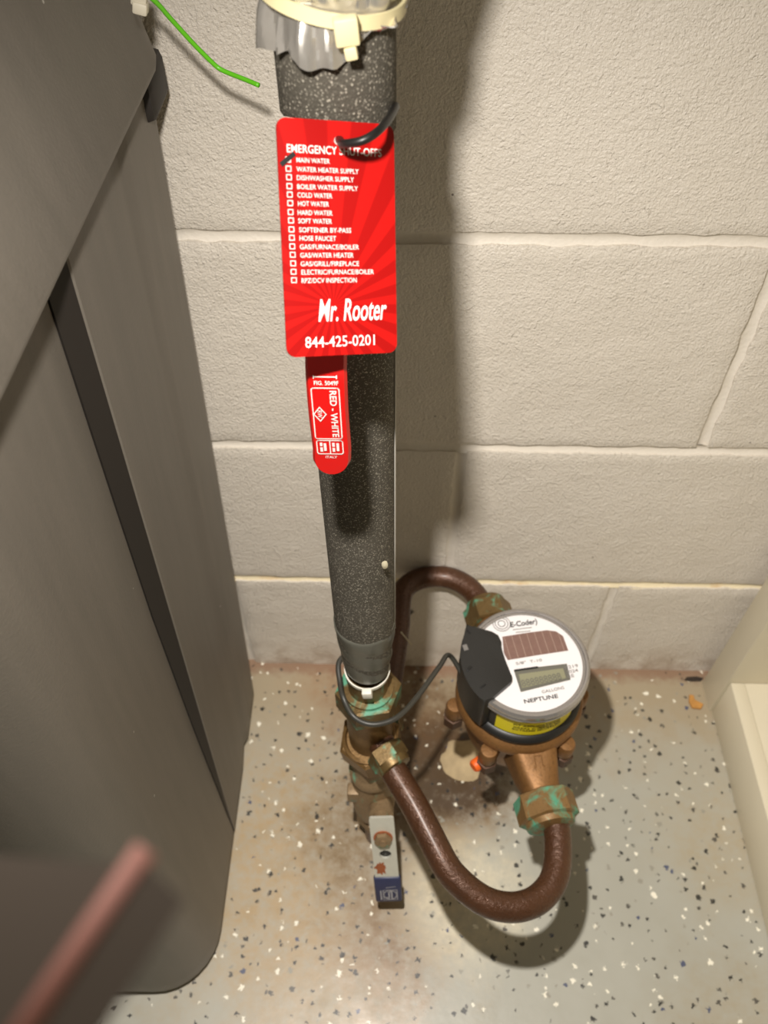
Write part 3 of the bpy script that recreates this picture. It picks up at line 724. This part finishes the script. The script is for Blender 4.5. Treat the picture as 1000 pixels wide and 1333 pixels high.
# ------------------------------------------------------------------ water meter
MO = Vector((.1115, .3465, .205)); MR = math.radians(11)
MM = Matrix.Translation(MO) @ RZ(MR)
mt = thing('water_meter', (MO.x, MO.y, .15), 'bronze water meter with a round white digital register and black side cover', 'water meter')
def ml(name, vf, mat, par=None, **k): return link(name, *xf(vf, MM), mat, par or mt, frame=MM.copy(), **k)
bowl = [(.020, -.0470), (.034, -.0460), (.042, -.0380), (.0455, -.0240), (.0470, -.0050), (.0495, .0100), (.0545, .0165), (.0562, .0200), (.0562, .0255), (.0545, .0295), (.0500, .0330)]
case = ml('meter_case', lathe(bowl, 72), 'bronze', angle=35)
def neck(sgn):
    """flat topped inlet or outlet that narrows from the case to the thread"""
    V, F = [], []; rows = [(.038, .0215, .0250, .0, 9), (.052, .0195, .0225, 0, 8), (.066, .0175, .0190, 0, 6), (.082, .0158, .0162, 0, 2.3), (.096, .0150, .0150, 0, 2)]
    n = 36
    for y, a, h, c, p in rows:
        for k in range(n):
            t = 2*PI*k/n; ct, s_ = math.cos(t), math.sin(t); q = (abs(ct)**p+abs(s_)**p)**(-1/p)
            V.append((a*q*ct, sgn*y, c+h*q*s_+(.004 if y < .06 else .001)))
    for i in range(len(rows)-1):
        for k in range(n): F.append((i*n+k, i*n+(k+1) % n, (i+1)*n+(k+1) % n, (i+1)*n+k))
    F += [tuple(range(n)), tuple(reversed([(len(rows)-1)*n+k for k in range(n)]))]
    return V, F
nk = ml('outlet_neck', neck(-1), 'bronze', angle=45); ml('inlet_neck', neck(1), 'bronze', angle=45)
# cast arrow on the neck top
ar = [((-.003, -.058), (-.003, -.066)), ((.003, -.058), (.003, -.066)), ((-.003, -.058), (.003, -.058)), ((-.003, -.066), (-.0048, -.066)), ((.003, -.066), (.0048, -.066)), ((-.0048, -.066), (0, -.0705)), ((.0048, -.066), (0, -.0705))]
def neck_top(y): 
    y = abs(y); return .029 if y < .038 else (.029+(.0265-.029)*(y-.038)/.014 if y < .052 else .0265+(.0200-.0265)*(y-.052)/.014)
link('cast_arrow', *join(*[tube([MM @ Vector((a[0], a[1], neck_top(a[1])-.0002)), MM @ Vector((b[0], b[1], neck_top(b[1])-.0002))], .0006, 6) for a, b in ar]), 'bronze', nk)
nutm = lambda y: MM @ T(0, y, 0) @ RX(PI/2)
o = link('outlet_nut', *xf(join(hexnut(.0258, -.0135, .0085, 8, .2, .10), lathe([(.0215, .0080), (.0200, .0130), (.0135, .0150)], 36)), nutm(-.097)), 'green', mt, angle=28); o['label'] = 'verdigris green coupling nut'
link('inlet_nut', *xf(join(hexnut(.0240, -.0110, .0110, 6, .1, .10), lathe([(.0205, -.0105), (.0190, -.0150), (.0125, -.0165)], 36)), nutm(.098)), 'brass_green', mt, angle=28)
# bolt ears round the flange
for i, ang in enumerate((-172, -120, -47, 6, 62, 122)):
    a = math.radians(ang)-MR; m = MM @ RZ(a) @ T(.0570, 0, .008)
    ear = link('bolt_ear', *xf(join(lathe([(.0070, -.010), (.0080, -.008), (.0080, .006), (.0070, .0088), (.0035, .0094)], 20), box(-.018, 0, -.0076, .0076, -.008, .006, .002)), m), 'bronze', mt, angle=35)
    link('bolt', *xf(hexnut(.0095, -.0240, -.0105, 6, .3), m), 'bolt_dark', ear, angle=30)
    if i == 1: link('orange_plug', *xf(lathe([(.0055, .0), (.0058, .0075), (.0045, .0092)], 20), m @ T(.0015, -.0045, -.0185) @ RZ(-.4) @ RY(PI/2)), 'orange', ear, angle=40)
ml('gasket_ring', lathe([(.0490, .0325), (.0520, .0330), (.0525, .0375), (.0505, .0405), (.0460, .0425)], 72), 'black_rubber', angle=35)
can = ml('register_can', lathe([(.0475, .0415), (.0472, .0700), (.0470, .0750)], 72), 'black_plastic', angle=35)
ml('clear_rim', lathe([(.0455, .0740), (.0508, .0742), (.0520, .0750), (.0520, .0762), (.0512, .0770), (.0512, .0782), (.0521, .0795), (.0518, .0822), (.0500, .0838), (.0484, .0836), (.0478, .0822), (.0455, .0822)], 96, cap=False), 'rim', angle=40)
face = ml('dial_face', lathe([(.0462, .0800), (.0462, .0815), (.0479, .0816)], 72), 'dial_white', angle=35)
DZ = .08175
def dp(u, v, n=0): return MM @ Vector((u, v, DZ+n))
# black cover on the left of the register
def cover():
    px = [(607, 811), (616, 817), (640, 821), (649, 826), (653, 834), (652, 847), (656, 859), (667, 879), (667, 886), (641, 908), (631, 914)]
    inv = MM.inverted(); pts = []
    for p in px: q = inv @ atz(*p, MO.z+.0885); pts.append((q.x, q.y))
    a1 = math.atan2(pts[-1][1], pts[-1][0]) % (2*PI); a0 = math.atan2(pts[0][1], pts[0][0]) % (2*PI)
    for k in range(1, 14):
        a = a1+(a0-a1)*k/14; pts.append((.0565*math.cos(a), .0565*math.sin(a)))
    return prism(pts, .0440, .0885, .0012)
cv_pts = None
cov = ml('side_cover', cover(), 'black_plastic', angle=40)
MI = MM.inverted()
def dl(x, y, z=None):                     # measured point of the dial -> local plane coordinates
    q = MI @ atz(x, y, MO.z+(z or DZ)); return q.x, q.y
for (x, y, a, w_, h_) in ((610, 822, .4, .0014, .0050), (606, 843, .1, .0040, .0055), (611, 870, .7, .0052, .0024), (629, 893, .5, .0055, .0014)):
    u, v = dl(x, y, .0887)
    link('cover_clip', *xf(box(-w_/2, w_/2, -h_/2, h_/2, -.0005, .0006, .0002), MM @ T(u, v, .0887) @ RZ(a)), 'grey_print' if w_ == .0040 else 'black_rubber', cov)
def dtext(txt, mat, x0, y0, x1, y1, h, bold=.01, shear=0, name='lettering'):
    a = Vector((*dl(x0, y0), 0)); b = Vector((*dl(x1, y1), 0)); d = (b-a).normalized(); e = Vector((-d.y, d.x, 0))
    return letters(txt, mat, face, lambda u, v: dp(*(a+d*u+e*v).xy, .0006), w=(b-a).length, h=h, bold=bold, shear=shear, name=name)
def dpoly(px, mat, name, off, **k): return link(name, [dp(*dl(*p), off) for p in px], [tuple(range(len(px)))], mat, face, **k)
dpoly([(654, 829), (685, 824), (712, 820.5), (724, 822), (733, 828), (740, 847), (700, 853), (661, 859.5), (656, 850)], 'solar', 'solar_panel', .0002, frame=MM.copy())
dpoly([(669, 873), (676, 871), (738, 864), (743, 885), (678, 901)], 'lcd_frame', 'display_frame', .0002)
dpoly([(675, 878), (733, 870), (737, 883), (680, 896)], 'lcd', 'display', .0004)
dpoly([(669, 872), (700, 867.5), (701, 870), (670, 874.5)], 'black_print', 'printed_bar', .0005)
dtext('888888888', 'lcd_frame', 680.5, 894.5, 732, 884.5, .0062, .004, name='display_digits')
dtext('NEPTUNE', 'black_print', 683, 916, 727, 908.5, .0034, .02, name='maker_name')
dtext('GALLONS', 'grey_print', 706, 903, 735, 897, .0026, name='unit_print')
dtext('E-Coder)', 'black_print', 665, 817, 700, 812, .0052, .02, .15, name='model_print')
dtext('5/8"  T-10', 'grey_print', 672, 866, 706, 861, .0026, name='size_print')
for i, (t_, x0, y0, x1, y1) in enumerate((('0219', 736, 871.5, 753, 868.5), ('3024', 737.5, 877.5, 753, 874.5), ('RE', 740, 883, 748, 881.5))):
    dtext(t_, 'grey_print', x0, y0, x1, y1, .0028, name='serial_print')
_c = dl(653, 812)
for r_ in (.0075, .0055, .0030):
    strokes(loop_lines([(_c[0]+r_*math.cos(2*PI*k/28), _c[1]+r_*math.sin(2*PI*k/28)) for k in range(28)]), .0006, lambda u, v: dp(u, v, .0003), 'grey_print', face, 'seal_ring')
strokes([(dl(668, 820), dl(692, 817)), (dl(672, 823.5), dl(690, 821.5))], .0007, lambda u, v: dp(u, v, .0003), 'grey_print', face, 'small_print')
# yellow label on the can
def lab(u, v, n=0):
    a = math.radians(-91)+u/.0475; r = .0478+n; return MM @ Vector((r*math.cos(a), r*math.sin(a), .0440+v))
n = 20; V = []; F = []
for k in range(n+1):
    u = -.036+.072*k/n; V += [lab(u, 0), lab(u, .0225)]
for k in range(n): F.append((2*k, 2*k+2, 2*k+3, 2*k+1))
yl = link('yellow_label', V, F, 'yellow', mt); yl['label'] = 'yellow warning label'
for i, (s, w_) in enumerate((('PIT APPLICATIONS', .040), ('AREAS SUBJECT TO', .041), ('EXTREME MOISTURE', .042))):
    letters(s, 'black_print', yl, lambda u, v: lab(-.021+u, .0148-i*.0040+v, .0002), w=w_, h=.0029, bold=.012)
strokes([((-.020, .0026), (.020, .0026)), ((-.016, .0200), (.018, .0200))], .0006, lambda u, v: lab(u, v, .0002), 'black_print', yl, 'small_print')

# ------------------------------------------------------------------ cable from the meter round the pipe
a_ = axis(.318)
cp = [MM @ Vector((-.0535, .002, .070)), aty(585, 853, .349), aty(572, 868, .331), aty(545, 905, .300), aty(522, 930, .2790), aty(500, 941, .2712), aty(478, 942, .2700), aty(459, 931, .2760), aty(447, 908, .2870), aty(443, 890, .2990), a_+Vector((-.022, .012, .018)), a_+Vector((-.008, .024, .014)), a_+Vector((.012, .022, .006))]
cb = link('meter_cable', *tube(spline(cp, 8), .0021, 12), 'cable', None, smooth=True); tag(cb, 'thin dark grey cable running from the meter cover around the green nut', 'cable')

# ------------------------------------------------------------------ small things
gw = [tuple(aty(*p)) for p in ((150, -40, .405), (200, 0, .415), (222, 24, .420), (252, 57, .424), (277, 82, .426), (287, 90, .426), (300, 96, .424), (318, 103, .420), (337, 111, .415))]
o = link('green_wire', *tube(spline(gw, 8), .00115, 10), 'green_wire', None, smooth=True); tag(o, 'bright green bent wire sticking out from above the bin lid', 'wire')
cl = aty(181, 4, .40)
o = link('wire_clip', *xf(join(box(-.0035, .0035, -.002, .002, -.001, .012, .001), box(-.0025, .004, -.003, .003, -.004, .001, .001)), T(*cl) @ RY(.25)), 'clip', None, angle=40); tag(o, 'small beige clip hanging at the top edge of the bin lid', 'clip')
# cement lump on the floor
V, F = [], []; n = 28
cc = atz(603, 990, 0); V.append((cc.x, cc.y, .0065))
for i in range(1, 6):
    for k in range(n):
        a = 2*PI*k/n; r = .0245*i/5*(1+.42*noise.noise(Vector((math.cos(a)*1.6, math.sin(a)*1.6, 1))))
        z = .0065*(1-(i/5)**2.2)+.0012*noise.noise(Vector((r*math.cos(a)*130, r*math.sin(a)*130, 5)))*(1-i/5)
        V.append((cc.x+r*math.cos(a), cc.y+r*1.05*math.sin(a), max(z, 0) if i < 5 else -.0005))
for k in range(n): F.append((0, 1+k, 1+(k+1) % n))
for i in range(4):
    for k in range(n): F.append((1+i*n+k, 1+(i+1)*n+k, 1+(i+1)*n+(k+1) % n, 1+i*n+(k+1) % n))
o = link('cement_lump', V, F, 'cement', None, smooth=True); tag(o, 'beige cement lump stuck to the floor between pipe and meter', 'cement')
c_ = atz(912, 915, 0)
V, F = prism([(-.006, -.004), (.004, -.005), (.008, .001), (-.002, .006), (-.001, .012), (-.006, .013), (-.008, .004)], .0002, .004, .0006)
o = link('wood_chip', [Vector(v)*1.0+Vector((c_.x-.006, c_.y-.004, 0)) for v in V], F, 'wood_chip'); tag(o, 'orange brown wood splinter lying at the bookcase corner', 'wood chip')
c_ = atz(903, 884, 0)
V, F = prism([(-.012, -.002), (-.004, -.0035), (.008, -.003), (.012, .001), (.004, .003), (-.008, .002)], .0001, .0014)
o = link('gap_shade_patch', [Vector(v)+Vector((c_.x, c_.y, 0)) for v in V], F, 'bug'); tag(o, 'dark patch standing in for the shaded gap along the wall beside the bookcase', 'gap')  # dark colour in place of the shade in a small hole
o = link('straw', *tube([aty(522, 823, .40), aty(529, 831, .397), aty(535.5, 839, .395)], .0006, 6), 'straw', None, smooth=True); tag(o, 'short pale straw sticking out beside the foam pipe', 'straw')
b_ = aty(535, 797, WALL-.0015)
bg = thing('insect', b_, 'small dark dead insect on the wall under the rear copper tube', 'insect')
link('body', *xf(lathe([(.0003, -.0052), (.0016, -.003), (.0019, 0), (.0013, .003), (.0003, .0048)], 12), T(*b_) @ RY(.15)), 'bug', bg, smooth=True)
for s in (-1, 1):
    for dz in (-.001, .001, .0025): link('leg', *tube([b_+Vector((s*.001, 0, dz)), b_+Vector((s*.003, -.0004, dz+.001)), b_+Vector((s*.004, .0008, dz-.0012))], .00018, 5), 'bug', bg)
for i, (p, q) in enumerate((((540, -20, .44), (505, 110, .33)), ((558, -20, .49), (524, 228, .4965)))):
    a, b2 = aty(*p), aty(*q); mid = (a+b2)/2+Vector((0, .004, -.003))
    o = link('cobweb_strand', *tube(spline([a, mid, b2], 8), .00016, 5), 'web', None, smooth=True)
    tag(o, ('thin cobweb strand slanting down to the upper foam', 'longer cobweb strand hanging in front of the wall right of the tag')[i], 'cobweb', 'cobweb strands')

# ------------------------------------------------------------------ out-of-focus crate corner close to the lens
def atd(x, y, d): return C0+ray(x, y)*d
E0 = atd(186, 1112, .068); E1 = atd(-60, 1480, .058); lf = atd(-160, 1100, .078)-E0; rt = atd(240, 1172, .0665)-E0; along = E1-E0
fg = thing('crate', atd(40, 1300, .09), 'blurred dark grey crate corner with a pinkish edge, close at the lower left', 'crate')
def sweep(poly): 
    n = len(poly); V = [E0+p for p in poly]+[E0+along+p for p in poly]
    return V, [tuple(range(n)), tuple(reversed(range(n, 2*n)))]+[(k, (k+1) % n, n+(k+1) % n, n+k) for k in range(n)]
dn = (CF*.25-CU*.7-CR*.5)*.03
link('crate_body', *sweep([lf*.05+dn*.05, lf, lf+dn, rt+dn, rt, rt*.12+dn*.02]), 'fg_dark', fg)
nrm = -CF
link('edge_strip', *tube([E0+CF*.001, E0+along*.5+CF*.001, E1+CF*.001], .0011, 12), 'fg_pink', fg, smooth=True)
